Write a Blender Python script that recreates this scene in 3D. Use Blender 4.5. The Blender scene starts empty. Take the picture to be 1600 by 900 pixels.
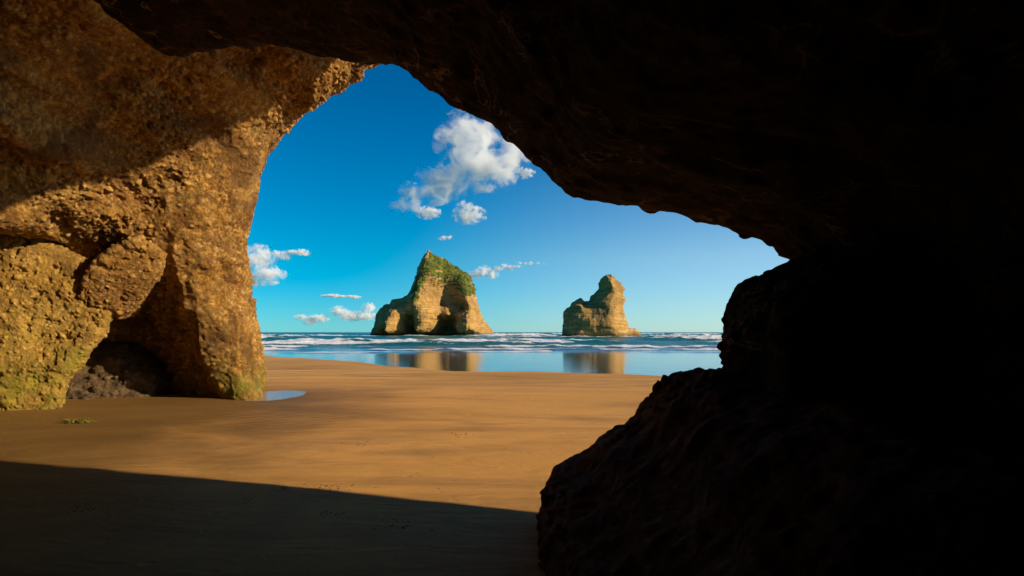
import bpy, math, random
import numpy as np
from math import radians as R

# ------------------------------------------------------------------ camera, sky, sun, exposure
S = bpy.context.scene
COL = S.collection
F = 1042.0                       # focal length in pixels of the 1600 px wide picture
EYE = 1.6
cam = bpy.data.cameras.new('camera')
cam.sensor_width = 36.0
cam.lens = F / 1600 * 36.0
cam.shift_y = 69.0 / 1600
cam.clip_start = 0.05
cam.clip_end = 30000
co = bpy.data.objects.new('camera', cam); COL.objects.link(co)
co.location = (0, 0, EYE); co.rotation_euler = (R(90), 0, 0)
S.camera = co

SUN_AZ, SUN_EL = 110.0, 20.0     # clockwise from straight ahead (+Y)
sx, sy = math.sin(R(SUN_AZ)), math.cos(R(SUN_AZ))
TE = math.tan(R(SUN_EL))
w = bpy.data.worlds.new('World'); S.world = w; w.use_nodes = True
nt = w.node_tree; nt.nodes.clear()
sky = nt.nodes.new('ShaderNodeTexSky'); sky.sky_type = 'NISHITA'; sky.sun_disc = False
sky.sun_elevation = R(SUN_EL); sky.sun_rotation = R(SUN_AZ)
sky.altitude = 0; sky.air_density = 1.0; sky.dust_density = 0.0; sky.ozone_density = 4.0
hs = nt.nodes.new('ShaderNodeHueSaturation'); hs.inputs['Saturation'].default_value = 1.15
hs.inputs['Hue'].default_value = 0.5
tint = nt.nodes.new('ShaderNodeMix'); tint.data_type = 'RGBA'; tint.blend_type = 'MULTIPLY'; tint.inputs['Factor'].default_value = 1.0
stc = nt.nodes.new('ShaderNodeTexCoord'); sxyz = nt.nodes.new('ShaderNodeSeparateXYZ'); nt.links.new(stc.outputs['Generated'], sxyz.inputs[0])
def sky_ramp(stops):
    r = nt.nodes.new('ShaderNodeValToRGB'); nt.links.new(sxyz.outputs[2], r.inputs[0]); e = r.color_ramp.elements
    while len(e) < len(stops): e.new(0.5)
    for k, (p, c) in enumerate(stops): e[k].position = p; e[k].color = tuple(c) + (1,)
    return r.outputs[0]
ra = sky_ramp([(0.0, (.36, .95, 1.45)), (0.11, (.22, .85, 1.08)), (0.34, (.22, .66, .91)), (1.0, (.3, .6, .8))])      # away from the sun: clean air
rb = sky_ramp([(0.0, (1.0, 1.45, 1.95)), (0.11, (1.5, 1.55, 1.6)), (0.34, (.7, .95, 1.15)), (1.0, (.5, .7, .9))])     # sunward: brighter sea haze
sm = nt.nodes.new('ShaderNodeMapRange'); sm.interpolation_type = 'SMOOTHSTEP'; nt.links.new(sxyz.outputs[0], sm.inputs[0])
sm.inputs[1].default_value = -0.30; sm.inputs[2].default_value = 0.40
smx = nt.nodes.new('ShaderNodeMix'); smx.data_type = 'RGBA'; nt.links.new(sm.outputs[0], smx.inputs['Factor'])
nt.links.new(ra, smx.inputs[6]); nt.links.new(rb, smx.inputs[7]); nt.links.new(smx.outputs[2], tint.inputs[7])
bg = nt.nodes.new('ShaderNodeBackground'); bg.inputs['Strength'].default_value = 0.078
wo = nt.nodes.new('ShaderNodeOutputWorld')
nt.links.new(sky.outputs[0], tint.inputs[6]); nt.links.new(tint.outputs[2], hs.inputs['Color']); nt.links.new(hs.outputs[0], bg.inputs['Color'])
nt.links.new(bg.outputs[0], wo.inputs['Surface'])

sl = bpy.data.lights.new('sun', 'SUN'); sl.energy = 5.0; sl.angle = R(0.6); sl.color = (1.0, 0.82, 0.58)
so = bpy.data.objects.new('sun', sl); COL.objects.link(so)
from mathutils import Vector
sdir = Vector((sx * math.cos(R(SUN_EL)), sy * math.cos(R(SUN_EL)), math.sin(R(SUN_EL))))
so.rotation_euler = sdir.to_track_quat('Z', 'Y').to_euler(); so.location = (30, -10, 20)

S.view_settings.view_transform = 'Standard'; S.view_settings.look = 'None'
S.view_settings.exposure = 0.35; S.view_settings.gamma = 1.0
S.render.engine = 'CYCLES'
cy = S.cycles
cy.use_denoising = True
try: cy.denoiser = 'OPENIMAGEDENOISE'
except Exception: pass
cy.max_bounces = 20; cy.diffuse_bounces = 2; cy.glossy_bounces = 3; cy.transparent_max_bounces = 8
cy.volume_bounces = 12; cy.volume_step_rate = 0.3; cy.volume_max_steps = 256; cy.use_adaptive_sampling = True; cy.adaptive_threshold = 0.015

# ------------------------------------------------------------------ helpers
def W(px, row, d):
    """a point d metres ahead in the direction of a pixel of the 1600x900 picture"""
    return ((px - 800) / F * d, d, EYE + (519 - row) / F * d)

def h3(ix, iy, iz, seed):
    with np.errstate(over='ignore'):
        n = (ix.astype(np.uint32) * np.uint32(374761393) + iy.astype(np.uint32) * np.uint32(668265263)
             + iz.astype(np.uint32) * np.uint32(2246822519) + np.uint32(seed * 3266489917 & 0xffffffff))
        n = (n ^ (n >> np.uint32(13))) * np.uint32(1274126177)
        n = (n ^ (n >> np.uint32(16))) * np.uint32(2654435761)
        n = n ^ (n >> np.uint32(15))
    return (n & np.uint32(0xffffff)).astype(np.float32) / 16777215.0

def vnoise(P, seed=0):
    """value noise -1..1; P (N,3)"""
    i = np.floor(P).astype(np.int64); f = (P - i).astype(np.float32)
    f = f * f * f * (f * (f * 6 - 15) + 10)
    r = 0
    for a in (0, 1):
        wx = f[:, 0] if a else 1 - f[:, 0]
        for b in (0, 1):
            wy = f[:, 1] if b else 1 - f[:, 1]
            for c in (0, 1):
                wz = f[:, 2] if c else 1 - f[:, 2]
                r = r + wx * wy * wz * h3(i[:, 0] + a, i[:, 1] + b, i[:, 2] + c, seed)
    return r * 2 - 1

def fbm(P, scale, octs=4, seed=0, gain=0.5, ridged=False):
    """scale = size of the largest feature in metres (may be a 3-vector)"""
    Q = P / np.asarray(scale, dtype=np.float64); r = 0; a = 1.0; t = 0
    for o in range(octs):
        n = vnoise(Q * (2.03 ** o) + 17.3 * o + 1000, seed + o)
        r = r + a * ((1 - 2 * np.abs(n)) if ridged else n); t += a; a *= gain
    return r / t

def pebbles(P, cell, seed=0, rmin=0.25, rmax=0.62, keep=0.85):
    """dome height (in metres/cell) of stones set in the rock, about one per cell; P (N,3)"""
    Q = P / cell + 500; i = np.floor(Q).astype(np.int64)
    best = np.zeros(len(P), np.float32)
    for a in (-1, 0, 1):
        for b in (-1, 0, 1):
            for c in (-1, 0, 1):
                jx, jy, jz = i[:, 0] + a, i[:, 1] + b, i[:, 2] + c
                cx = jx + h3(jx, jy, jz, seed + 1); cy_ = jy + h3(jx, jy, jz, seed + 2); cz = jz + h3(jx, jy, jz, seed + 3)
                k = h3(jx, jy, jz, seed + 4); k2 = h3(jx, jy, jz, seed + 5)
                r = rmin + (rmax - rmin) * k * k
                d2 = ((Q[:, 0] - cx) ** 2 + (Q[:, 1] - cy_) ** 2 + ((Q[:, 2] - cz) * 1.35) ** 2) / (r * r)
                h = np.sqrt(np.clip(1 - d2, 0, 1)) * r * (k2 < keep)
                best = np.maximum(best, h.astype(np.float32))
    return best

def poly_sdf(poly, X, Z):
    """signed distance (negative inside) to a closed polygon, arrays X, Z"""
    p = np.asarray(poly, float); n = len(p)
    d = np.full(X.shape, 1e9); inside = np.zeros(X.shape, bool)
    for k in range(n):
        ax, az = p[k]; bx, bz = p[(k + 1) % n]
        ex, ez = bx - ax, bz - az
        L = ex * ex + ez * ez + 1e-12
        t = np.clip(((X - ax) * ex + (Z - az) * ez) / L, 0, 1)
        d = np.minimum(d, (X - ax - t * ex) ** 2 + (Z - az - t * ez) ** 2)
        c = ((az > Z) != (bz > Z))
        if bz != az:
            inside ^= c & (X < ex * (Z - az) / (bz - az) + ax)
    d = np.sqrt(d)
    return np.where(inside, -d, d)

class Lut:
    """a 2-D function sampled once on a grid, looked up bilinearly"""
    def __init__(s, fn, x0, x1, z0, z1, h):
        s.x0, s.z0, s.h = x0, z0, h
        s.nx = int((x1 - x0) / h) + 2; s.nz = int((z1 - z0) / h) + 2
        X, Z = np.meshgrid(x0 + h * np.arange(s.nx), z0 + h * np.arange(s.nz), indexing='ij')
        s.T = fn(X, Z)
    def __call__(s, X, Z):
        u = np.clip((X - s.x0) / s.h, 0, s.nx - 1.001); v = np.clip((Z - s.z0) / s.h, 0, s.nz - 1.001)
        i = u.astype(int); j = v.astype(int); fu = u - i; fv = v - j
        T = s.T
        return (T[i, j] * (1 - fu) * (1 - fv) + T[i + 1, j] * fu * (1 - fv) + T[i, j + 1] * (1 - fu) * fv + T[i + 1, j + 1] * fu * fv)

def smax(a, b, k):
    h = np.clip(0.5 + 0.5 * (a - b) / k, 0, 1)
    return b + (a - b) * h + k * h * (1 - h)
def smin(a, b, k): return -smax(-a, -b, k)

def grid(b0, b1, h):
    ax = [np.arange(b0[k], b1[k] + h, h) for k in range(3)]
    return ax, np.meshgrid(*ax, indexing='ij')

def nets(Fv, origin, h):
    """surface nets: quads of the zero level of Fv (negative = solid), closed at the borders"""
    Fv = Fv.astype(np.float32).copy()
    for s in (0, -1):
        Fv[s] = np.maximum(Fv[s], 0.3 * h); Fv[:, s] = np.maximum(Fv[:, s], 0.3 * h); Fv[:, :, s] = np.maximum(Fv[:, :, s], 0.3 * h)
    neg = Fv < 0
    nx, ny, nz = Fv.shape
    cs = (nx - 1, ny - 1, nz - 1)
    cnt = np.zeros(cs, np.float32); acc = [np.zeros(cs, np.float32) for _ in range(3)]
    def sl_(o): return tuple(slice(o[k], o[k] + cs[k]) for k in range(3))
    for ax in range(3):
        oth = [k for k in range(3) if k != ax]
        for p in (0, 1):
            for q in (0, 1):
                o0 = [0, 0, 0]; o0[oth[0]] = p; o0[oth[1]] = q
                o1 = list(o0); o1[ax] = 1
                A = Fv[sl_(o0)]; B = Fv[sl_(o1)]
                m = neg[sl_(o0)] != neg[sl_(o1)]
                t = np.where(m, A / np.where(m, A - B, 1), 0)
                cnt += m
                acc[ax] += t
                acc[oth[0]] += m * p; acc[oth[1]] += m * q
    act = cnt > 0
    idx = np.full(cs, -1, np.int64); idx[act] = np.arange(act.sum())
    I = np.argwhere(act)
    V = np.stack([acc[k][act] / cnt[act] + I[:, k] for k in range(3)], 1) * h + np.asarray(origin)
    quads = []
    for ax in range(3):
        oth = [(ax + 1) % 3, (ax + 2) % 3]
        s0 = [slice(None)] * 3; s1 = [slice(None)] * 3
        s0[ax] = slice(0, -1); s1[ax] = slice(1, None)
        for k in oth: s0[k] = slice(1, -1); s1[k] = slice(1, -1)
        a = neg[tuple(s0)]; b = neg[tuple(s1)]
        for flip in (False, True):
            E = np.argwhere((a & ~b) if not flip else (~a & b))
            if not len(E): continue
            E = E + np.array([0 if k == ax else 1 for k in range(3)])
            def c(p, q):
                D = E.copy(); D[:, oth[0]] -= p; D[:, oth[1]] -= q
                return idx[D[:, 0], D[:, 1], D[:, 2]]
            Q = np.stack([c(1, 1), c(0, 1), c(0, 0), c(1, 0)], 1)
            if flip: Q = Q[:, ::-1]
            quads.append(Q)
    return V, np.concatenate(quads)

def mk_mesh(name, V, Q, smooth=True):
    me = bpy.data.meshes.new(name)
    Q = np.asarray(Q); n = Q.shape[1]
    me.vertices.add(len(V)); me.vertices.foreach_set('co', np.asarray(V, np.float32).ravel())
    me.loops.add(Q.size); me.loops.foreach_set('vertex_index', Q.astype(np.int32).ravel())
    me.polygons.add(len(Q)); me.polygons.foreach_set('loop_start', np.arange(0, Q.size, n, dtype=np.int32))
    try: me.polygons.foreach_set('loop_total', np.full(len(Q), n, dtype=np.int32))
    except Exception: pass
    me.polygons.foreach_set('use_smooth', np.full(len(Q), smooth))
    me.update(calc_edges=True); me.validate()
    return me

def put(name, me, mat, parent=None):
    o = bpy.data.objects.new(name, me); COL.objects.link(o)
    if mat: me.materials.append(mat)
    if parent: o.parent = parent
    return o

def tag(o, label=None, cat=None, group=None, kind=None):
    if label: o['label'] = label
    if cat: o['category'] = cat
    if group: o['group'] = group
    if kind: o['kind'] = kind
    return o

def bake(me, levels=1):
    """subdivide a mesh smoothly and return the new mesh"""
    if levels == 0: return me
    o = bpy.data.objects.new('work', me); COL.objects.link(o)
    m = o.modifiers.new('s', 'SUBSURF'); m.levels = levels; m.subdivision_type = 'CATMULL_CLARK'
    dg = bpy.context.evaluated_depsgraph_get()
    ev = o.evaluated_get(dg)
    n = bpy.data.meshes.new_from_object(ev)
    bpy.data.objects.remove(o); bpy.data.meshes.remove(me)
    return n

def vco(me):
    a = np.empty(len(me.vertices) * 3, np.float32); me.vertices.foreach_get('co', a); return a.reshape(-1, 3)
def vno(me):
    a = np.empty(len(me.vertices) * 3, np.float32); me.vertices.foreach_get('normal', a); return a.reshape(-1, 3)
def displace(me, fn):
    V = vco(me); N = vno(me)
    D = fn(V.astype(np.float64), N)
    V = V + N * D[:, None].astype(np.float32)
    me.vertices.foreach_set('co', V.astype(np.float32).ravel()); me.update()
def attr(me, name, vals):
    a = me.attributes.new(name, 'FLOAT', 'POINT'); a.data.foreach_set('value', np.asarray(vals, np.float32))

STONE = [None]
def rock(name, f, b0, b1, h, levels, disp, mat, parent=None):
    ax, (X, Y, Z) = grid(b0, b1, h)
    V, Q = nets(f(X, Y, Z), (ax[0][0], ax[1][0], ax[2][0]), h)
    me = bake(mk_mesh(name, V, Q), levels)
    me.name = name
    me.polygons.foreach_set('use_smooth', np.ones(len(me.polygons), bool))
    displace(me, disp)
    if STONE[0] is not None and len(STONE[0]) == len(me.vertices): attr(me, 'stone', STONE[0])
    STONE[0] = None
    return put(name, me, mat, parent)

# ------------------------------------------------------------------ materials
class NT:
    def __init__(s, name):
        s.m = bpy.data.materials.new(name); s.m.use_nodes = True
        s.t = s.m.node_tree; s.t.nodes.clear()
        s.out = s.t.nodes.new('ShaderNodeOutputMaterial')
        s.p = s.t.nodes.new('ShaderNodeBsdfPrincipled')
        s.t.links.new(s.p.outputs[0], s.out.inputs['Surface'])
        s.geo = s.t.nodes.new('ShaderNodeNewGeometry'); s.pos = s.geo.outputs['Position']
    def L(s, a, b): s.t.links.new(a, b)
    def _in(s, sock, v):
        if isinstance(v, (int, float)): sock.default_value = v
        elif isinstance(v, (tuple, list)):
            sock.default_value = tuple(v) + ((1,) if len(sock.default_value) == 4 and len(v) == 3 else ())
        else: s.L(v, sock)
    def noise(s, scale, detail=5, rough=0.55, vec=None, dist=0.0):
        n = s.t.nodes.new('ShaderNodeTexNoise'); n.inputs['Scale'].default_value = scale
        n.inputs['Detail'].default_value = detail; n.inputs['Roughness'].default_value = rough
        n.inputs['Distortion'].default_value = dist
        s.L(vec if vec is not None else s.pos, n.inputs['Vector']); return n.outputs['Fac']
    def voro(s, scale, feature='F1', vec=None, out='Distance'):
        n = s.t.nodes.new('ShaderNodeTexVoronoi'); n.feature = feature; n.inputs['Scale'].default_value = scale
        s.L(vec if vec is not None else s.pos, n.inputs['Vector']); return n.outputs[out]
    def ramp(s, fac, stops, interp='LINEAR'):
        n = s.t.nodes.new('ShaderNodeValToRGB'); n.color_ramp.interpolation = interp
        e = n.color_ramp.elements
        while len(e) < len(stops): e.new(0.5)
        for k, (p, c) in enumerate(stops):
            e[k].position = p; c = (c, c, c) if isinstance(c, (int, float)) else c; e[k].color = tuple(c) + (1,)
        s._in(n.inputs[0], fac); return n.outputs[0]
    def math(s, op, a, b=0.5, clamp=False):
        n = s.t.nodes.new('ShaderNodeMath'); n.operation = op; n.use_clamp = clamp
        s._in(n.inputs[0], a); s._in(n.inputs[1], b); return n.outputs[0]
    def maprange(s, v, a, b, c=0.0, d=1.0):
        n = s.t.nodes.new('ShaderNodeMapRange'); n.interpolation_type = 'SMOOTHSTEP'
        s._in(n.inputs[0], v)
        for k, q in enumerate((a, b, c, d)): n.inputs[k + 1].default_value = q
        return n.outputs[0]
    def mix(s, fac, a, b, mode='MIX'):
        n = s.t.nodes.new('ShaderNodeMix'); n.data_type = 'RGBA'; n.blend_type = mode
        s._in(n.inputs['Factor'], fac); s._in(n.inputs[6], a); s._in(n.inputs[7], b); return n.outputs[2]
    def scale(s, v3, vec=None):
        n = s.t.nodes.new('ShaderNodeVectorMath'); n.operation = 'MULTIPLY'
        s.L(vec if vec is not None else s.pos, n.inputs[0]); n.inputs[1].default_value = v3; return n.outputs[0]
    def xyz(s, vec=None):
        n = s.t.nodes.new('ShaderNodeSeparateXYZ'); s.L(vec if vec is not None else s.pos, n.inputs[0]); return n.outputs
    def at(s, name):
        n = s.t.nodes.new('ShaderNodeAttribute'); n.attribute_name = name; return n.outputs['Fac']
    def bump(s, h, dist, strength=1.0, normal=None):
        n = s.t.nodes.new('ShaderNodeBump'); n.inputs['Distance'].default_value = dist; n.inputs['Strength'].default_value = strength
        s._in(n.inputs['Height'], h)
        if normal is not None: s.L(normal, n.inputs['Normal'])
        return n.outputs[0]
    def set(s, **k):
        for a, v in k.items(): s._in(s.p.inputs[a.replace('_', ' ')], v)

def rock_mat(name, cols, green=None, rough=0.85, peb=9.0, moss_z=None, tone=1.0, bumpd=0.05, spec=0.3, stones=False, veins=False):
    n = NT(name)
    big = n.noise(0.55, 4, 0.6, dist=0.6); mid = n.noise(2.6, 6, 0.65); fine = n.noise(22, 4, 0.7)
    c = n.ramp(big, [(0.34, cols[0]), (0.5, cols[1]), (0.66, cols[2])])
    c = n.mix(n.ramp(mid, [(0.42, 0.0), (0.62, 0.75)]), c, cols[3])
    # single stones of their own colour
    v = n.t.nodes.new('ShaderNodeTexVoronoi'); v.inputs['Scale'].default_value = peb; n.L(n.pos, v.inputs['Vector'])
    hsv = n.t.nodes.new('ShaderNodeSeparateColor'); n.L(v.outputs['Color'], hsv.inputs[0])
    c = n.mix(n.ramp(hsv.outputs[0], [(0.0, 0.0), (0.75, 0.25), (1.0, 0.6)]), c, cols[4])
    c = n.mix(n.ramp(hsv.outputs[1], [(0.0, 0.55), (0.22, 0.0)]), c, cols[5])
    c = n.mix(n.ramp(n.noise(0.45, 5, 0.7, dist=1.2), [(0.50, 0.0), (0.62, 0.72)]), c, cols[5])
    c = n.mix(n.ramp(fine, [(0.3, 0.35), (0.55, 0.0)]), c, cols[5])
    if veins:
        vn = n.math('ABSOLUTE', n.math('SUBTRACT', n.noise(0.9, 5, 0.6, vec=n.scale((0.8, 0.8, 2.4)), dist=1.5), 0.5))
        c = n.mix(n.math('MULTIPLY', n.maprange(vn, 0.0, 0.018, 1.0, 0.0), n.ramp(n.noise(1.2, 3, 0.6), [(0.45, 0.0), (0.6, 1.0)])), c, veins)
    if stones:
        sp = n.ramp(n.noise(15, 3, 0.7), [(0.42, 0.0), (0.56, 1.0)])
        sm_ = n.math('ADD', n.math('MULTIPLY', n.at('stone'), 0.65), n.math('MULTIPLY', sp, 0.5), True)
        patch = n.ramp(n.noise(0.8, 4, 0.6), [(0.38, 0.55), (0.6, 1.0)])
        c = n.mix(n.math('MULTIPLY', n.math('SUBTRACT', 1.0, sm_), patch), c, stones)
    if green:
        z = n.xyz()[2]
        g = n.math('MULTIPLY', n.maprange(z, moss_z[0], moss_z[1], 1.0, 0.0), n.ramp(n.noise(1.3, 5, 0.7), [(0.42, 0.0), (0.66, 0.85)]))
        c = n.mix(g, c, green)
    n.set(Base_Color=c, Roughness=rough)
    b1 = n.bump(v.outputs['Distance'], -bumpd * 0.6, 0.6)
    b2 = n.bump(n.noise(26, 6, 0.75), bumpd, 1.0, b1)
    n.set(Normal=b2)
    n.p.inputs['Specular IOR Level'].default_value = spec
    return n.m

GOLD = rock_mat('golden_conglomerate', [(.38, .17, .018), (.54, .265, .028), (.64, .36, .065), (.34, .135, .016), (.84, .56, .20), (.040, .020, .007)],
                green=(.17, .17, .012), moss_z=(0.05, 1.3), stones=(.13, .055, .011))
GOLD2 = rock_mat('ochre_sandstone', [(.44, .235, .026), (.58, .32, .038), (.66, .40, .07), (.40, .18, .022), (.80, .56, .19), (.055, .030, .010)],
                green=(.26, .24, .018), moss_z=(0.6, 2.6), peb=14, stones=(.24, .125, .020))
SHADED = rock_mat('shade_toned_conglomerate', [(.045, .026, .016), (.06, .035, .021), (.08, .047, .027), (.038, .022, .014), (.16, .11, .07), (.015, .010, .006)],
                green=(.018, .025, .008), moss_z=(0.2, 1.6), rough=0.95, peb=16, spec=0.06, veins=(.34, .24, .15))  # cave shade is put into this rock's near-black colour
REDDARK = rock_mat('dark_reddish_conglomerate', [(.26, .105, .04), (.32, .135, .05), (.38, .18, .075), (.18, .075, .032), (.55, .36, .22), (.04, .02, .010)],
                rough=0.95, peb=14, spec=0.08)
RUBBLE = rock_mat('purple_brown_stone', [(.07, .040, .018), (.10, .055, .022), (.14, .08, .03), (.05, .03, .015), (.26, .17, .08), (.02, .012, .008)], peb=9)

# ------------------------------------------------------------------ sand and water
EDGE = [(-60, 62), (-30, 56), (-18, 48.5), (-12.4, 43), (-6.4, 34), (-2.9, 30.2), (2.7, 27.9), (5.8, 26), (12, 24), (30, 21), (60, 20)]
ex_, ey_ = np.array(EDGE, float).T
def yedge(x): return np.interp(x, ex_, ey_) + 0.5 * np.sin(x * 0.55) + 0.3 * np.sin(x * 1.3 + 1)
WL = -0.12
def sand_z(x, y):
    e = y - yedge(x)
    P = np.stack([x, y, np.zeros_like(x)], 1)
    z = np.where(e < 0, WL * np.clip(1 + e / 16, 0, 1) ** 2, WL - 0.005 * e)
    z = np.maximum(z, -3.0)
    k = np.clip(-e / 6, 0, 1)
    z += 0.035 * k * fbm(P, (7, 3, 1), 3, 5) + 0.006 * k * fbm(P, (1.2, .5, 1), 3, 9)
    # the scoured hollow at the foot of the pillar that holds the pool
    z -= 0.05 * np.exp(-(((x + 6.15) / 0.80) ** 2 + ((y - 17.3) / 1.25) ** 2) ** 1.3)
    return z
def sheet(name, xs, ys, zf, mat, xf=None):
    X, Y = np.meshgrid(xs, ys, indexing='ij')
    if xf: X = xf(X, Y)
    x, y = X.ravel(), Y.ravel()
    V = np.stack([x, y, zf(x, y)], 1)
    nx, ny = len(xs), len(ys)
    i = np.arange(nx * ny).reshape(nx, ny)
    Q = np.stack([i[:-1, :-1].ravel(), i[1:, :-1].ravel(), i[1:, 1:].ravel(), i[:-1, 1:].ravel()], 1)
    return put(name, mk_mesh(name, V, Q), mat), V

n = NT('beach_sand')
ppos = n.pos
big = n.noise(0.10, 4, 0.5, vec=n.scale((1, 2.2, 1)), dist=0.8)
st = n.noise(0.22, 7, 0.62, vec=n.scale((0.5, 1.5, 1)), dist=2.2)
x_, y_, z_ = n.xyz()[:3]
c = n.ramp(big, [(0.35, (.56, .27, .055)), (0.52, (.70, .345, .078)), (0.68, (.76, .39, .11))])
c = n.mix(n.ramp(st, [(0.46, 0.0), (0.66, 0.75)]), c, (.30, .155, .045))
# darker, browner and smoother sand toward the foot of the rocks on the landward side
brown = n.math('MULTIPLY', n.maprange(n.math('ADD', x_, n.math('MULTIPLY', n.noise(0.35, 4, 0.6, dist=1.0), 7.0)), -3.0, 3.0, 1.0, 0.0), n.maprange(y_, 22.0, 16.0))
c = n.mix(n.math('MULTIPLY', brown, 0.85), c, (.13, .068, .012))
c = n.mix(n.ramp(n.noise(60, 3, 0.8), [(0.3, 0.3), (0.5, 0.0)]), c, (.15, .09, .045))
n.set(Base_Color=c, Roughness=n.math('SUBTRACT', 0.9, n.math('MULTIPLY', brown, 0.25)))
rip = n.t.nodes.new('ShaderNodeTexWave'); rip.inputs['Scale'].default_value = 1.1; rip.inputs['Distortion'].default_value = 6; rip.inputs['Detail'].default_value = 3
rip.bands_direction = 'Y'; n.L(n.scale((0.35, 1.6, 1)), rip.inputs['Vector'])
rm = n.ramp(n.noise(0.3, 3, 0.5), [(0.5, 0.0), (0.65, 1.0)])
b = n.bump(n.math('MULTIPLY', rip.outputs['Fac'], rm), 0.010, 0.5)
b = n.bump(n.noise(1.6, 6, 0.6, vec=n.scale((0.6, 1.3, 1)), dist=1.0), 0.05, 0.6, b)
b = n.bump(n.noise(90, 3, 0.8), 0.006, 0.7, b)
# a patch of small ripple marks, and scattered shallow dents left by feet and birds
rp2 = n.t.nodes.new('ShaderNodeTexWave'); rp2.inputs['Scale'].default_value = 3.2; rp2.inputs['Distortion'].default_value = 3.0; rp2.inputs['Detail'].default_value = 2
rp2.bands_direction = 'DIAGONAL'; n.L(n.scale((0.35, 1.0, 0.0)), rp2.inputs['Vector'])
pm = n.math('MULTIPLY', n.math('MULTIPLY', n.maprange(x_, -7.0, -5.5), n.maprange(x_, -2.2, -3.5)), n.math('MULTIPLY', n.maprange(y_, 10.2, 11.5), n.maprange(y_, 15.0, 13.0)))
b = n.bump(n.math('MULTIPLY', rp2.outputs['Fac'], pm), 0.02, 0.7, b)
dn = n.math('MULTIPLY', n.maprange(n.voro(1.7), 0.02, 0.11, 0.0, 1.0), 1.0)
b = n.bump(dn, 0.008, 0.7, b)
dn2 = n.maprange(n.voro(4.5, vec=n.scale((1, 0.8, 0.0))), 0.0, 0.10, 0.0, 1.0)
b = n.bump(dn2, 0.006, 0.8, b)
n.set(Normal=b); n.p.inputs['Specular IOR Level'].default_value = 0.25
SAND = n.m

ys = np.concatenate([np.arange(-8, 3, 0.25), np.arange(3, 25, 0.06), np.arange(25, 70, 0.4), np.geomspace(70, 9000, 40)])
xs = np.linspace(-1, 1, 420)
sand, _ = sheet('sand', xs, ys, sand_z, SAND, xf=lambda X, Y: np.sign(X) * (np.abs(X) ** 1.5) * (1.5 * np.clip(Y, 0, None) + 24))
tag(sand, 'smooth orange beach sand running from the cave out to the sea', kind='structure')

# sea: film of water over wet sand near the edge, breakers, open sea
BREAK = [  # distance, height, seed, foam strength, width
    (420, .9, 14, .8, 14), (330, .8, 11, .8, 12), (255, .8, 1, .9, 12), (205, .5, 2, .6, 9), (152, .85, 3, 1.05, 9), (126, .45, 4, .7, 6), (104, .50, 5, .9, 6),
    (86, .34, 6, .9, 4.5), (74, .18, 7, .95, 3.4), (64, .09, 8, .95, 2.6), (57, .04, 9, .8, 1.6)]
def sea_fn(x, y):
    P = np.stack([x, y, np.zeros_like(x)], 1)
    z = np.full_like(x, WL); foam = np.zeros_like(x)
    k = np.clip((y - 62) / 60, 0, 1) * np.clip(1 - (y - 400) / 3000, 0.15, 1)
    z += k * (0.16 * fbm(P, (9, 4, 1), 4, 21) + 0.22 * fbm(P, (40, 14, 1), 2, 31))
    for (d, h, s, fs, wd) in BREAK:
        line = d + 0.05 * d * fbm(P * [1, 0, 0], (d * .25, 1, 1), 3, 40 + s) + 0.02 * x
        amp = np.clip((0.58 if d > 90 else 0.75) + 1.5 * fbm(P * [1, 0, 0], (d * .13, 1, 1), 3, 60 + s), 0.0, 1.2)
        e = (y - line) / wd
        prof = np.where(e < 0, np.exp(-(e * 2.6) ** 2), np.exp(-(e * 0.9) ** 2))
        z += h * amp * prof * (1 + 0.25 * fbm(P, (1.5, 1.0, 1), 3, 80 + s))
        fo = np.where(e < 0, np.exp(-(e * 2.2) ** 2), np.exp(-(e * 0.8) ** 2))
        foam = np.maximum(foam, fs * np.clip(amp * 1.5 - 0.25, 0, 1) * fo)
    brk = fbm(P, (6, 3, 1), 4, 171, gain=0.65)
    foam = foam * np.clip(0.95 + 1.5 * brk, 0.0, 1.3)
    z += 0.30 * foam * np.clip(y / 110, 0.15, 1) * (0.35 + fbm(P, (1.6, 1.2, 1), 3, 173))
    return z, foam
n = NT('sea_water')
x_, y_, z_ = n.xyz()[:3]
fo = n.at('foam')
fn_ = n.noise(1.1, 9, 0.82, vec=n.scale((0.7, 0.8, 3.0)), dist=0.8)
fm = n.maprange(n.math('SUBTRACT', n.math('MULTIPLY', fo, 1.15), fn_), 0.0, 0.14)
deep = n.maprange(y_, 52.0, 90.0)
base = n.mix(deep, (.10, .075, .06), n.mix(n.noise(0.05, 3, 0.5, vec=n.scale((0.3, 1, 1))), (.006, .085, .075), (.02, .18, .15)))
c = n.mix(fm, base, (.80, .80, .80))
n.set(Base_Color=c, Roughness=n.math('ADD', n.math('MULTIPLY', fm, 0.6), n.math('ADD', n.math('MULTIPLY', deep, 0.2), 0.05)), IOR=1.33)
b = n.bump(n.noise(0.9, 6, 0.6, vec=n.scale((0.5, 1, 1))), n.math('MULTIPLY', deep, 1.0) if False else 0.5, 0.5)
bs = n.t.nodes.new('ShaderNodeBump'); n.L(n.noise(1.2, 6, 0.6, vec=n.scale((0.4, 1, 1))), bs.inputs['Height'])
bs.inputs['Distance'].default_value = 0.6; n.L(n.math('ADD', n.math('MULTIPLY', deep, 0.8), 0.022), bs.inputs['Strength'])
n.set(Normal=bs.outputs[0])
SEA = n.m
ys = np.concatenate([np.arange(20, 62, 0.5), np.arange(62, 280, 0.45), np.geomspace(281, 14000, 110)])
xs = np.linspace(-1, 1, 1101)
store = {}
def seaz(x, y):
    z, f = sea_fn(x, y); store['f'] = f; return z
sea, SV = sheet('sea', xs, ys, seaz, SEA, xf=lambda X, Y: X * (0.9 * Y + 40))
attr(sea.data, 'foam', store['f'])
tag(sea, 'blue green sea with white breakers and a still film of water over wet sand', kind='structure')

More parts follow.
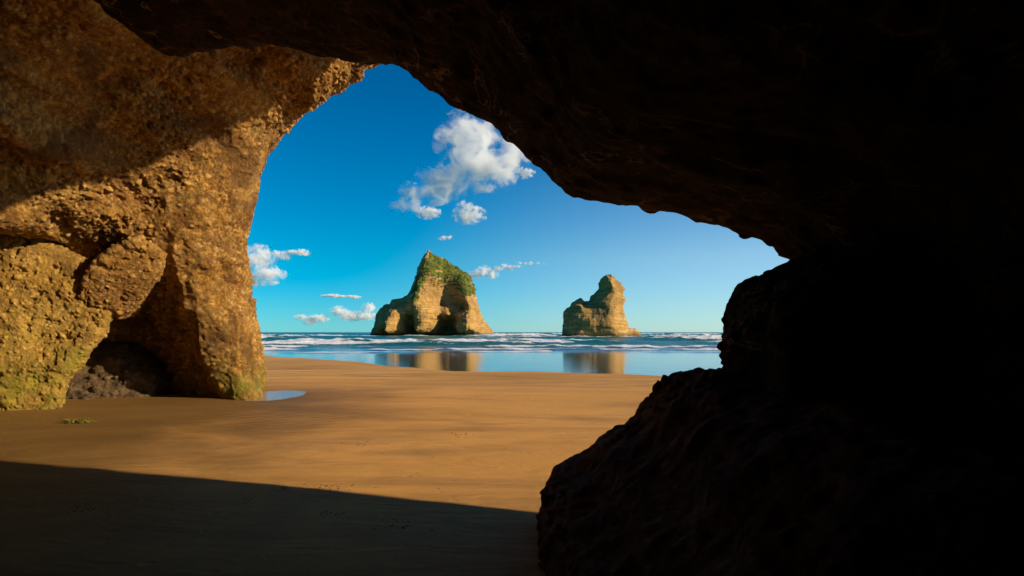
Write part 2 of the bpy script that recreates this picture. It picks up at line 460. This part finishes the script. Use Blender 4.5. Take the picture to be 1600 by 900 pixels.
# ------------------------------------------------------------------ the near rock: cave roof and the dark rocks of the right
UE = 5.6
def U(x, y): return -sy * x + sx * y          # distance across the sunbeams
def T(x, y): return sx * x + sy * y           # distance towards the sun
def on_plane(px, row, ue=UE):
    a = (px - 800) / F; b = (519 - row) / F
    d = ue / (-sy * a + sx)
    return (T(a * d, d), EYE + b * d)

ROOF = [(1228, 418), (1222, 408), (1205, 397), (1180, 380), (1150, 365), (1100, 354), (1050, 342), (1000, 334), (950, 329),
        (900, 317), (880, 304), (850, 275), (820, 250), (790, 222), (765, 205), (740, 188), (715, 173), (700, 163), (688, 150),
        (665, 142), (642, 128), (622, 122), (600, 121), (560, 110), (520, 101), (470, 86), (430, 84), (380, 78), (335, 88), (300, 106), (262, 92), (240, 62), (200, 30), (150, 0)]
def near_map(X, Y, Z, rise=0.10):
    u = U(X, Y); dl = np.clip(UE - u, 0, 7)
    Qx = X + 0.05 * dl - 0.012 * dl ** 3 * np.clip((X + 3) / 4, 0, 1)
    Qz = Z - rise * dl * np.clip((Z - 2.0) / 1.5, 0, 1)
    return u, T(Qx, Y + dl), Qz
poly_main = [on_plane(*p) for p in ROOF] + [(-9.5, 6.6), (-11.5, 7.6), (-14.5, 7.4), (-15.3, 5.5), (-15.6, -3), (1.0, -3)]
RB = [on_plane(*p) for p in [(1290, 640), (1262, 540), (1235, 470)]]
poly_main += [(on_plane(1330, 780)[0], -3), on_plane(1330, 780)] + RB
lut_main = Lut(lambda a, b: poly_sdf(poly_main, a, b), -18, 8, -3, 12, 0.04)
def f_cave(X, Y, Z):
    u, t, z = near_map(X, Y, Z)
    P = np.stack([X.ravel(), Y.ravel(), Z.ravel()], 1)
    cav = lut_main(t, z) + 0.06 * fbm(P, 1.6, 3, 3).reshape(X.shape) * np.clip((UE - u) / 1.0, 0, 1)
    cav = np.maximum(cav, -(Y + 5.0))
    return smax(-cav, u - UE, 0.25) + 0.0
def d_dark(V, N):
    d = 0.05 * fbm(V, 1.1, 3, 11, ridged=True) + 0.06 * fbm(V, (0.7, 0.7, 0.2), 4, 12)
    d += 0.6 * 0.16 * pebbles(V, 0.16, 13, keep=0.6) * np.clip(0.5 + 1.6 * fbm(V, 1.4, 2, 15), 0, 1)
    d += 0.035 * fbm(V, 0.16, 3, 16)
    return d
def d_near(V, N):
    d = 0.06 * fbm(V, 0.7, 4, 11, ridged=True) + 0.05 * fbm(V, 0.25, 4, 12, gain=0.6)
    k = np.clip(0.55 + 1.6 * fbm(V, 1.0, 2, 15), 0.15, 1)
    d += k * (0.7 * 0.11 * pebbles(V, 0.11, 13, keep=0.7) + 0.9 * 0.06 * pebbles(V, 0.06, 14, keep=0.7))
    return d - 0.03
cave = rock('cave_rock', f_cave, (-16, -6.5, -0.6), (9, 12.5, 11), 0.13, 2, d_dark, SHADED)
tag(cave, 'black cave roof and wall arching over the whole upper right of the view', kind='structure')

def near_rock(name, pts, ue, thick, b0, b1, seed, label, h=0.07, rnd=0.25, lean=0.0, mat=None):
    mat = mat or SHADED
    poly = [on_plane(px, row, ue) for px, row in pts]
    t0 = min(p[0] for p in poly) - 1; t1 = max(p[0] for p in poly) + 1
    lut = Lut(lambda a, b: poly_sdf(poly, a, b), t0, t1, -1.5, 4.5, 0.03)
    def f(X, Y, Z):
        u = U(X, Y); dl = np.clip(ue - u, -1, 7)
        Qx = X + 0.05 * dl - 0.012 * dl ** 3 - lean * 0
        t = T(Qx, Y + dl)
        P = np.stack([X.ravel(), Y.ravel(), Z.ravel()], 1)
        s = lut(t, Z + lean * dl)
        s = s - 0.05 + 0.05 * fbm(P, 0.9, 3, seed).reshape(X.shape)
        return smax(smax(s, u - ue, rnd), (ue - thick) - u, rnd)
    o = rock(name, f, b0, b1, h, 2, d_near, mat)
    tag(o, label, 'rock')
    return o
OUT = [(856, 990), (846, 915), (852, 880), (844, 830), (848, 800), (850, 765), (862, 743), (880, 722), (905, 707), (928, 690), (934, 676), (960, 662), (985, 652),
       (1002, 632), (1030, 604), (1060, 584), (1090, 576), (1125, 570), (1200, 570), (1350, 620), (1400, 1200), (900, 1200)]
near_rock('rock_outcrop', OUT, 5.6, 3.4, (-0.6, 1.2, -0.6), (4.6, 6.6, 2.0), 71,
          'low dark rounded rock sloping down to the sand at the lower right', lean=0.10, mat=REDDARK)
BOU = [(1130, 640), (1117, 570), (1116, 545), (1117, 525), (1125, 490), (1138, 466), (1149, 450), (1180, 439), (1206, 428), (1232, 414), (1300, 420), (1340, 640)]
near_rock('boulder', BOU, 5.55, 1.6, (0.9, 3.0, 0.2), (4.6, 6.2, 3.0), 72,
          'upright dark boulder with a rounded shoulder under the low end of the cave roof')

# ------------------------------------------------------------------ the far wall: sunlit pillar and roof beyond
CP = [(424, 620, 16.6), (400, 627, 15.7), (380, 628, 15.4), (345, 625, 15.8), (320, 622, 16.7), (250, 620, 17.6), (200, 617, 18.0), (150, 614, 18.0),
      (355, 600, 15.7), (400, 590, 15.9), (310, 555, 15.7), (265, 480, 15.4), (400, 540, 15.9), (380, 480, 15.6), (385, 400, 15.7), (335, 400, 15.1), (300, 330, 14.6),
      (245, 420, 15.0), (280, 570, 17.2), (230, 560, 17.8), (180, 560, 18.0), (235, 500, 17.0), (190, 490, 16.9), (150, 470, 16.4), (60, 450, 15.6), (0, 450, 15.2), (60, 560, 17),
      (230, 345, 14.5), (180, 330, 14.1), (100, 320, 13.3), (0, 320, 12.7), (-80, 330, 12.2), (60, 385, 15.0), (0, 380, 14.6), (130, 395, 15.4),
      (200, 290, 14.2), (100, 260, 13.0), (0, 250, 12.4), (250, 250, 14.2), (350, 250, 14.9), (400, 270, 15.6), (100, 200, 12.4), (0, 200, 11.8),
      (200, 200, 13.4), (300, 180, 14.0), (400, 180, 14.8), (500, 170, 15.8), (570, 130, 16.2), (200, 100, 12.0), (0, 100, 10.8), (350, 100, 13.0), (450, 120, 14.4),
      (0, 0, 9.8), (150, 0, 10.5), (300, 0, 11.6), (500, 0, 13.5), (0, -120, 8.6), (300, -120, 9.5), (-200, 100, 9.0), (-200, 300, 10.5), (-250, 500, 11.5)]
cw = np.array([W(*p) for p in CP])
def tps(P, v, lam=0.02):
    d = np.hypot(P[:, None, 0] - P[None, :, 0], P[:, None, 1] - P[None, :, 1])
    n_ = len(P); A = np.zeros((n_ + 3, n_ + 3)); A[:n_, :n_] = d + 0 * lam; A[range(n_), range(n_)] -= lam
    A[:n_, n_] = 1; A[:n_, n_ + 1:] = P; A[n_, :n_] = 1; A[n_ + 1:, :n_] = P.T
    c_ = np.linalg.solve(A, np.concatenate([v, [0, 0, 0]]))
    def g(X, Z):
        r = c_[n_] + c_[n_ + 1] * X + c_[n_ + 2] * Z
        for k in range(n_): r = r + c_[k] * np.hypot(X - P[k, 0], Z - P[k, 1])
        return r
    return g
lut_y = Lut(tps(cw[:, [0, 2]], cw[:, 1]), -16, 2, -1, 13, 0.08)
XR = [(424, 640), (424, 620), (419, 598), (413, 560), (405, 520), (398, 480), (397, 440), (400, 400), (405, 330), (415, 285), (430, 250), (450, 225), (480, 195), (520, 165), (560, 140), (600, 114), (640, 90), (700, 40)]
xr = np.array([W(p[0], p[1], 16.4) for p in XR])
xz, xx = xr[:, 2], xr[:, 0]
def f_far(X, Y, Z):
    u, t = U(X, Y), T(X, Y)
    P = np.stack([X.ravel(), Y.ravel(), Z.ravel()], 1)
    nz = 0.16 * fbm(P, 1.7, 3, 7).reshape(X.shape)
    yf = lut_y(X, Z)
    yb_ = np.clip(Y - 15.6, 0, 5)
    xright = np.interp(Z - 0.31 * yb_, xz, xx) - 0.40 * yb_ + 0.24
    wall = smax((yf - Y) * 0.8 , (X - xright) * 0.93, 0.7) + 0.12
    wall = smax(wall, Y - 19.5, 0.8)
    zr = 8.1 + 0.26 * (u - 9.8) + 0.65 * np.clip(u - 11.9, 0, 2.5)
    roof = smax(smax(zr - Z, t + 2.2, 0.4), 5.2 - u, 0.2)
    roof = smax(roof, Y - 18.0, 0.8)
    f = smin(wall, roof, 0.8) + nz
    return f
def d_gold(V, N):
    soft = np.clip(0.45 + 3.2 * fbm(V, 2.2, 3, 25), 0, 1)
    d = 0.16 * fbm(V, 1.3, 3, 22, ridged=True)
    pit = fbm(V, 0.24, 3, 24, gain=0.7)
    crack = np.clip(0.16 - np.abs(fbm(V + 0.3 * np.stack([vnoise(V, 5)] * 3, 1), (2.2, 2.2, 1.1), 3, 61)), 0, 1)
    d -= 0.9 * crack * np.clip(0.2 + 2 * fbm(V, 3.0, 2, 62), 0, 1)
    p1 = pebbles(V, 0.14, 26, keep=0.6); p2 = pebbles(V, 0.08, 36, keep=0.8)
    STONE[0] = np.clip((p1 * 0.14 + p2 * 0.08) / 0.035, 0, 1)
    hole = np.clip(fbm(V, 0.15, 3, 63, gain=0.7) - 0.10, 0, 1)
    d += (0.25 + 0.75 * soft) * (0.12 * pit - 0.30 * hole + 1.0 * 0.14 * p1 + 1.2 * 0.08 * p2)
    return d - 0.04
far = rock('rock_pillar', f_far, (-15.5, 5.5, -0.6), (0.5, 20.2, 12.6), 0.10, 2, d_gold, GOLD)
tag(far, 'sunlit golden pebbly rock pillar and wall holding up the left side of the cave mouth', 'rock')

def wrock(name, pts, dm, d0, d1, seed, label, mat, disp, h=0.06, rnd=0.35, lv=1, tilt=(0, 0), amp=0.08, cat='rock', nscale=1.1, shear=0.0):
    """a rock traced in outline at its own distance dm, from d0 to d1 deep, its face tilted"""
    poly = [(W(px, row, dm)[0], W(px, row, dm)[2]) for px, row in pts]
    pa = np.array(poly); c0 = pa.mean(0)
    lut = Lut(lambda a, b: poly_sdf(poly, a, b), pa[:, 0].min() - 1, pa[:, 0].max() + 1, pa[:, 1].min() - 1, pa[:, 1].max() + 1, 0.03)
    def f(X, Y, Z):
        P = np.stack([X.ravel(), Y.ravel(), Z.ravel()], 1)
        s = lut(X + shear * np.clip(Y - dm, -1, 9), Z)
        yf = d0 + tilt[0] * (X - c0[0]) + tilt[1] * (Z - c0[1])
        g = smax(smax(s, yf - Y, rnd), Y - d1, rnd) + amp * fbm(P, nscale, 4, seed).reshape(X.shape)
        return g
    b0 = (pa[:, 0].min() - .4 - shear * (d1 - dm), d0 - 1.6, max(pa[:, 1].min() - .4, -0.6)); b1 = (pa[:, 0].max() + .4, d1 + .4, pa[:, 1].max() + .4)
    o = rock(name, f, b0, b1, h, lv, disp, mat)
    if label: tag(o, label, cat)
    return o
def d_boulder(V, N):
    p1 = pebbles(V, 0.14, 47, keep=0.2); p2 = pebbles(V, 0.08, 46, keep=0.6)
    STONE[0] = np.clip((p1 * 0.16 + p2 * 0.08) / 0.035, 0, 1)
    hole = np.clip(fbm(V, 0.15, 3, 64, gain=0.7) - 0.15, 0, 1)
    crack = np.clip(0.10 - np.abs(fbm(V, (1.6, 1.6, 0.8), 3, 65)), 0, 1)
    return 0.10 * fbm(V, 1.6, 3, 41, ridged=True) + 0.035 * fbm(V, 0.22, 4, 43, gain=0.6) + 0.6 * 0.16 * p1 + 0.8 * 0.08 * p2 - 0.16 * hole - 0.5 * crack
LB = [(-220, 320), (-60, 345), (0, 357), (60, 376), (110, 394), (150, 408), (175, 430), (185, 470), (176, 495), (160, 520), (140, 545), (120, 570), (106, 600), (98, 640), (90, 700), (-220, 700)]
wrock('boulder', LB, 14.4, 13.9, 17.0, 51, 'large flat faced ochre boulder with green weed at its foot, at the far left', GOLD2, d_boulder, tilt=(0.28, 0.10), shear=0.8, lv=2, h=0.08)
BL = [(137, 438), (150, 412), (178, 392), (215, 374), (248, 388), (252, 402), (240, 428), (215, 462), (196, 484), (180, 494), (150, 482), (128, 470)]
wrock('rock_slab', BL, 14.4, 14.25, 15.9, 52, 'angular orange block of rock wedged between the big ochre boulder and the pillar', GOLD, d_boulder, tilt=(0.45, -0.35), rnd=0.06, amp=0.04, lv=2, h=0.08, shear=0.4)

RU = [(112, 610), (118, 580), (132, 552), (150, 538), (175, 540), (195, 548), (215, 565), (240, 590), (248, 612), (250, 650), (105, 650)]
def d_rub(V, N):
    return 0.16 * fbm(V, 0.8, 4, 91, ridged=True) + 0.9 * 0.26 * pebbles(V, 0.26, 92, keep=0.6) + 0.8 * 0.11 * pebbles(V, 0.11, 93, keep=0.8)
wrock('rubble_mound', RU, 16.9, 16.5, 19.0, 53, 'dark knobbly mound of rubble rock in the shaded hollow between boulder and pillar', RUBBLE, d_rub, rnd=0.4, tilt=(0.2, 0.7), lv=2, h=0.08, cat='rock')

# ------------------------------------------------------------------ the two sea stacks
n = NT('stack_sandstone')
x_, y_, z_ = n.xyz()[:3]
strat = n.noise(0.5, 6, 0.6, vec=n.scale((0.12, 0.12, 1.6)), dist=0.5)
c = n.ramp(strat, [(0.32, (.38, .20, .038)), (0.46, (.62, .36, .09)), (0.54, (.44, .24, .055)), (0.66, (.70, .46, .16))])
c = n.mix(n.ramp(n.noise(0.16, 5, 0.65), [(0.45, 0.0), (0.66, 0.7)]), c, (.20, .12, .045))
c = n.mix(n.ramp(n.noise(1.2, 4, 0.7), [(0.3, 0.4), (0.45, 0.0)]), c, (.12, .075, .03))
bed = n.math('ABSOLUTE', n.math('SUBTRACT', n.noise(0.35, 5, 0.6, vec=n.scale((0.15, 0.15, 2.2)), dist=0.4), 0.5))
c = n.mix(n.maprange(bed, 0.0, 0.012, 0.75, 0.0), c, (.09, .05, .02))
stn = n.noise(0.3, 5, 0.65, vec=n.scale((1.0, 1.0, 0.25)))
c = n.mix(n.ramp(stn, [(0.56, 0.0), (0.68, 0.45)]), c, (.18, .11, .045))
c = n.mix(n.maprange(z_, 0.4, 1.8, 0.75, 0.0), c, (.05, .04, .02))
n.set(Base_Color=c, Roughness=0.9)
b = n.bump(strat, 0.5, 0.6); n.set(Normal=n.bump(n.noise(1.5, 8, 0.75), 0.8, 1.0, b))
STACK = n.m
n = NT('cliff_grass')
c = n.ramp(n.noise(0.35, 6, 0.7), [(0.35, (.02, .035, .005)), (0.48, (.075, .10, .008)), (0.6, (.17, .18, .014)), (0.74, (.22, .15, .04))])
n.set(Base_Color=c, Roughness=0.95, Normal=n.bump(n.noise(2.5, 5, 0.75), 0.8, 0.9))
GRASS = n.m

def stack(name, zpts, sc, org, D, ctrl, depth, seed, label, h, back, grass=None, notch=1.0, relief=1.0):
    """silhouette and relief given in enlarged picture pixels (scale sc, origin org), standing D metres out"""
    def wp(p): q = W(p[0] / sc + org[0], p[1] / sc + org[1], D); return (q[0], q[2])
    poly = [wp(p) for p in zpts]; pa = np.array(poly)
    poly = [(pa[0][0] - 1, -3)] + poly + [(pa[-1][0] + 1, -3)]
    lut = Lut(lambda a, b: poly_sdf(poly, a, b), pa[:, 0].min() - 4, pa[:, 0].max() + 4, -4, pa[:, 1].max() + 4, 0.25)
    cp = np.array([wp(c_) for c_ in ctrl]); cv = np.array([c_[2] for c_ in ctrl], float) * relief
    lp = Lut(tps(cp, cv, 0.1), pa[:, 0].min() - 4, pa[:, 0].max() + 4, -4, pa[:, 1].max() + 4, 0.25)
    def f(X, Y, Z):
        P = np.stack([X.ravel(), Y.ravel(), Z.ravel()], 1)
        nz = (0.7 * fbm(P, (7, 7, 4), 4, seed)).reshape(X.shape) * notch
        s = lut(X, Z) - 0.35 * depth / 14
        q = np.clip(-s / depth, 0, 1) ** 0.55
        yf = D - q * depth * 0.6 - lp(X, Z) * np.clip(q * 1.6, 0, 1)
        yb = D + q * back
        ks = 0.4 * depth / 14
        return smax(smax(s, yf - Y, ks), Y - yb, ks) + nz * 0.55
    def disp(V, N):
        return notch * (0.45 * fbm(V, (7, 7, 0.9), 4, seed + 3) + 0.22 * fbm(V, 2.2, 4, seed + 5, ridged=True) + 0.45 * fbm(V, (3.2, 3.2, 11), 3, seed + 7, ridged=True) + 0.22 * fbm(V, (1.6, 1.6, 0.8), 3, seed + 8)) - 0.2
    o = rock(name, f, (pa[:, 0].min() - 2, D - depth - 20, -2), (pa[:, 0].max() + 2, D + back + 3, pa[:, 1].max() + 2), h, 1, disp, STACK)
    tag(o, label, 'sea stack')
    if grass:
        me = o.data; V = vco(me); N = vno(me)
        gp = [wp(p) for p in grass]
        s = poly_sdf(gp, V[:, 0], V[:, 2]) + 2.6 * fbm(V.astype(float), 4.0, 4, seed + 9)
        m = (s < 0) & (N[:, 2] > -0.1)
        fv = np.empty(len(me.loops), np.int32); me.loops.foreach_get('vertex_index', fv); fq = fv.reshape(-1, 4)
        k = m[fq].all(1); q = fq[k]; used, inv = np.unique(q.ravel(), return_inverse=True)
        G = V[used] + N[used] * (0.25 + 0.5 * np.clip(fbm(V[used].astype(float), 1.1, 3, seed + 12), -0.2, 1))[:, None]
        g = put('grass', mk_mesh('grass', G, inv.reshape(-1, 4)), GRASS, o)
    return o
S1 = [(65, 583), (85, 545), (105, 500), (110, 455), (125, 435), (155, 408), (185, 400), (195, 378), (215, 368), (250, 365), (290, 348), (305, 325), (320, 300), (335, 245), (348, 220), (352, 185),
      (372, 150), (390, 112), (412, 80), (432, 103), (450, 118), (490, 128), (515, 140), (540, 165), (580, 185), (600, 203), (630, 215), (655, 240), (665, 275), (680, 320), (685, 370), (705, 415), (720, 470), (745, 510), (770, 540), (795, 583)]
C1 = [(85, 560, 2), (115, 500, 3), (138, 480, 8), (140, 550, 9), (160, 545, 7), (190, 470, 4), (185, 550, 2), (200, 500, 9), (205, 550, 11), (215, 440, 8), (290, 480, 5), (298, 550, 4), (308, 550, -3), (312, 490, -1), (345, 550, -3), (335, 480, 1),
      (360, 540, 6), (372, 550, 9), (375, 480, 8), (460, 480, 5), (468, 550, 4), (482, 560, -5), (582, 560, -5), (530, 520, -5), (490, 490, -2), (575, 490, -2), (530, 455, 4), (440, 440, 6), (600, 470, 6),
      (590, 560, 6), (600, 540, 9), (690, 550, 9), (780, 575, 2), (655, 400, 9), (668, 480, 10), (640, 350, 6), (440, 290, 1), (500, 400, -2), (560, 350, -2), (620, 420, -1), (430, 250, 3), (450, 200, 2), (550, 230, 1), (640, 290, 5),
      (500, 150, -1), (420, 115, 1), (395, 150, 4), (360, 240, 6), (345, 320, 8), (350, 400, 8), (300, 390, 5), (250, 400, 5), (200, 395, 3), (150, 430, 4)]
G1 = [(425, 95), (540, 145), (610, 190), (675, 250), (700, 345), (650, 345), (600, 330), (545, 320), (500, 300), (455, 285), (430, 260), (405, 290), (385, 370), (360, 400), (345, 370), (360, 260), (395, 190), (415, 150)]
stack('sea_stack', S1, 3.75, (560, 370), 320, C1, 14, 201, 'tall pointed golden sea stack with a grassy top and a dark cave at its foot', 0.5, 24, grass=G1, relief=1.7)
S2 = [(170, 533), (178, 460), (180, 410), (184, 345), (200, 328), (235, 303), (238, 285), (270, 265), (300, 247), (315, 255), (328, 272), (362, 268), (370, 240), (408, 212), (438, 182), (428, 145), (448, 110), (475, 88), (515, 82),
      (535, 100), (552, 128), (584, 147), (612, 187), (600, 228), (618, 262), (600, 305), (606, 350), (625, 410), (642, 462), (690, 466), (716, 498), (738, 533)]
C2 = [(180, 400, 3.4), (180, 520, 4.4), (300, 350, 4.0), (300, 500, 5), (420, 300, 4.6), (400, 500, 5.6), (500, 200, 5), (500, 350, 6), (515, 520, 7), (560, 200, 3.5), (560, 350, 4), (580, 450, 4.5), (600, 520, 4.5), (640, 400, 0), (640, 500, 1.5), (655, 500, 0), (700, 520, 1), (480, 120, 4), (300, 270, 2.5)]
stack('sea_stack', S2, 4.5, (840, 410), 215, C2, 7, 231, 'smaller banded sea stack with a knobbed head, standing to the right of the grassy one', 0.25, 8, notch=0.5)

# ------------------------------------------------------------------ clouds: real volumes far out over the sea
def cloud(lumps, label, seed, D, thick=0.6, dens=1.0, rag=1.0):
    e = []; rg = random.Random(seed); new = []
    for (px, row, w_, h_) in lumps:                # long flat banks are made of several torn puffs
        if w_ / h_ < 2.2: new.append((px, row, w_, h_)); continue
        k_ = min(6, max(3, int(w_ / h_)))
        for i_ in range(k_):
            t_ = (i_ + .5) / k_ * 2 - 1
            new.append((px + t_ * w_ * .85 + rg.uniform(-2, 2), row + rg.uniform(-.6, .5) * h_, w_ / k_ * rg.uniform(.9, 1.7), h_ * rg.uniform(.45, 1.0) * (1.1 - .4 * abs(t_))))
    for (px, row, w_, h_) in new:
        c0 = W(px, row, D); a = w_ / F * D; b = h_ / F * D
        e.append((c0[0], c0[1], c0[2], a, max(b, a * thick), b))
    e = np.array(e); cen = e[:, :3].mean(0); big = e[:, 5].max()
    n = NT('cloud_vapour'); n.t.nodes.remove(n.p)
    pv = n.t.nodes.new('ShaderNodeVolumePrincipled'); n.L(pv.outputs[0], n.out.inputs['Volume'])
    pv.inputs['Color'].default_value = (1, 1, 1, 1); pv.inputs['Anisotropy'].default_value = -0.2
    oc = n.t.nodes.new('ShaderNodeTexCoord').outputs['Object']
    near = None
    for q in e:
        v = n.t.nodes.new('ShaderNodeVectorMath'); v.operation = 'SUBTRACT'; n.L(oc, v.inputs[0]); v.inputs[1].default_value = tuple(q[:3] - cen)
        v2 = n.t.nodes.new('ShaderNodeVectorMath'); v2.operation = 'DIVIDE'; n.L(v.outputs[0], v2.inputs[0]); v2.inputs[1].default_value = tuple(q[3:6])
        v3 = n.t.nodes.new('ShaderNodeVectorMath'); v3.operation = 'LENGTH'; n.L(v2.outputs[0], v3.inputs[0])
        near = v3.outputs['Value'] if near is None else n.math('MINIMUM', near, v3.outputs['Value'])
    nz = n.noise(1.0 / (big * 0.75), 9, 0.70, vec=oc, dist=0.5)
    k = n.math('ADD', n.math('SUBTRACT', 0.62, n.math('MULTIPLY', near, 0.62)), n.math('MULTIPLY', n.math('SUBTRACT', nz, 0.485), 4.6 * rag))
    k = n.maprange(k, 0.02, 0.60)
    n.L(n.math('MULTIPLY', k, 4.6 / (big * 2) * dens), pv.inputs['Density'])
    g = 1.45
    def f(X, Y, Z):
        r = None
        for cx, cyy, cz, a, ry, b in e:
            q = (np.sqrt(((X - cx) / a) ** 2 + ((Y - cyy) / ry) ** 2 + ((Z - cz) / b) ** 2) - g) * b
            r = q if r is None else np.minimum(r, q)
        return r
    m_ = big * 0.3
    b0 = (e[:, :3] - e[:, 3:6] * g).min(0) - m_; b1 = (e[:, :3] + e[:, 3:6] * g).max(0) + m_
    h = (np.prod(b1 - b0) / 1.5e5) ** (1 / 3); h = min(h, e[:, 5].min() * 0.35)
    ax, (X, Y, Z) = grid(b0, b1, h)
    V, Q = nets(f(X, Y, Z), (ax[0][0], ax[1][0], ax[2][0]), h)
    o = put('cloud', mk_mesh('cloud', V - cen, Q), n.m); o.location = cen
    tag(o, label, 'cloud')
    return o
cloud([(738, 222, 44, 38), (775, 274, 26, 20), (722, 200, 26, 16), (795, 240, 32, 24), (702, 280, 40, 24), (668, 300, 34, 16), (634, 318, 28, 11), (752, 252, 46, 34)], 'largest white cloud, trailing down to the left from the cave roof', 301, 5200)
cloud([(733, 336, 20, 12), (728, 322, 12, 7)], 'small round white cloud just below the largest one', 302, 4200)
cloud([(668, 332, 16, 8)], 'small white puff under the left tail of the largest cloud', 303, 4300)
cloud([(820, 270, 12, 7)], 'tiny white puff against the edge of the cave roof', 304, 4300)
cloud([(404, 405, 24, 18), (415, 430, 24, 12), (400, 440, 20, 9)], 'white cloud half hidden by the sunlit pillar', 305, 8500)
cloud([(452, 398, 28, 7)], 'thin flat white cloud beside the pillar', 306, 8500)
cloud([(757, 430, 24, 9), (792, 418, 22, 5), (830, 412, 22, 2.5)], 'streaky white cloud between the two sea stacks', 307, 6500)
cloud([(697, 372, 12, 3)], 'thin sliver of cloud above the peak of the grassy sea stack', 308, 5000)
cloud([(550, 492, 32, 9), (577, 482, 10, 7)], 'low white cloud just left of the grassy sea stack', 309, 9000)
cloud([(485, 498, 26, 7)], 'faint low cloud over the breakers beside the pillar', 310, 9000)
cloud([(530, 463, 34, 3)], 'faint thin streak of cloud higher than the low clouds by the horizon', 311, 8000)

# ------------------------------------------------------------------ small things on the sand
n = NT('still_water')
n.set(Base_Color=(.30, .25, .20), Roughness=0.22, IOR=1.33, Normal=n.bump(n.noise(6, 3, 0.5), 0.01, 0.15))
POOLM = n.m
an = np.linspace(0, 2 * math.pi, 48, endpoint=False)
pts = np.stack([-6.15 + 1.05 * np.cos(an), 17.3 + 1.65 * np.sin(an)], 1)
zc = float(sand_z(np.array([-6.15]), np.array([17.3]))[0]) + 0.028
V = np.concatenate([[[pts[:, 0].mean(), pts[:, 1].mean(), zc]], np.c_[pts, np.full(len(pts), zc)]])
k = len(pts); Q = np.array([[0, 1 + i, 1 + (i + 1) % k] for i in range(k)])
tag(put('tide_pool', mk_mesh('tide_pool', V, Q, False), POOLM), 'small still pool of water at the foot of the sunlit pillar', kind='structure')

# seaweed clump, twists of weed with a dark holdfast
n = NT('seaweed'); n.set(Base_Color=n.ramp(n.noise(9, 4, 0.6), [(0.4, (.10, .09, .01)), (0.6, (.25, .22, .02))]), Roughness=0.5); WEED = n.m
n = NT('dark_seaweed'); n.set(Base_Color=n.ramp(n.noise(20, 4, 0.6), [(0.4, (.02, .015, .008)), (0.6, (.05, .035, .015))]), Roughness=0.5); DWEED = n.m
def ground(px, row):
    d = EYE * F / (row - 519)
    for _ in range(4):
        x = (px - 800) / F * d; z = float(sand_z(np.array([x]), np.array([d]))[0]); d = (EYE - z) * F / (row - 519)
    return x, d, z
def ribbons(rng, n_, L, wd, ht, spread=0.1, stretch=1.0):
    V = []; Q = []
    for _ in range(n_):
        a = rng.uniform(0, 6.283); x = rng.uniform(-spread, spread) * stretch; y = rng.uniform(-spread, spread); z = rng.uniform(0, 0.02)
        seg = 9; ln = L * rng.uniform(.5, 1.2); lift = ht * rng.uniform(.3, 1)
        for i in range(seg + 1):
            t = i / seg; zz = z + lift * math.sin(t * 3.14) * (1 - .3 * t) + 0.004
            ww = wd * (1 - 0.8 * t) * (1 + .4 * math.sin(9 * t + a)); c_, s_ = math.cos(a), math.sin(a)
            k0 = len(V)
            V += [(x - s_ * ww, y + c_ * ww, zz), (x, y, zz + ww * .8), (x + s_ * ww, y - c_ * ww, zz)]
            if i: Q += [(k0 - 3, k0 - 2, k0 + 1, k0), (k0 - 2, k0 - 1, k0 + 2, k0 + 1)]
            x += c_ * ln / seg * stretch; y += s_ * ln / seg; a += rng.uniform(-.5, .5)
    return V, Q
rng = random.Random(4)
gx, gy, gz = ground(122, 661)
sw = bpy.data.objects.new('seaweed_clump', None); COL.objects.link(sw); sw.location = (gx, gy, gz - 0.004)
tag(sw, 'small yellow green clump of washed up seaweed lying on the sand near the ochre boulder', 'seaweed')
v, q = ribbons(rng, 46, 0.17, 0.012, 0.07, 0.09, 1.3); put('frond', mk_mesh('frond', v, q), WEED, sw)
v, q = ribbons(rng, 22, 0.15, 0.010, 0.035, 0.07, 1.5); o = put('holdfast', mk_mesh('holdfast', [(a - 0.14, b, c_) for a, b, c_ in v], q), DWEED, sw)

# scattered dark bits added to stand for footprints and bird pecks
V = []; Q = []
cl = [(525, 762, 40, 5, 60), (440, 764, 22, 3, 24), (388, 783, 14, 6, 16), (140, 795, 40, 6, 30), (520, 802, 25, 3, 20), (640, 822, 50, 8, 26), (560, 694, 20, 3, 14), (720, 678, 30, 5, 14), (600, 720, 300, 60, 25)]
for px, row, sxp, srp_, cnt in cl:
    for _ in range(cnt):
        p_, r_ = rng.gauss(px, sxp * .5), rng.gauss(row, srp_ * .6)
        if r_ < 612: continue
        x, y, z = ground(p_, r_); r = rng.uniform(.003, .009) * (1 if y < 9 else 1.3); k = len(V)
        V += [(x + r * 1.6, y, z), (x, y + r, z), (x - r * 1.4, y, z), (x, y - r, z), (x + r * .2, y, z + r * .7)]
        Q += [(k, k + 1, k + 4), (k + 1, k + 2, k + 4), (k + 2, k + 3, k + 4), (k + 3, k, k + 4)]
tag(put('beach_specks', mk_mesh('beach_specks', V, Q, False), DWEED), 'tiny dark specks standing for footprints and bird pecks, scattered over the sand', kind='stuff')
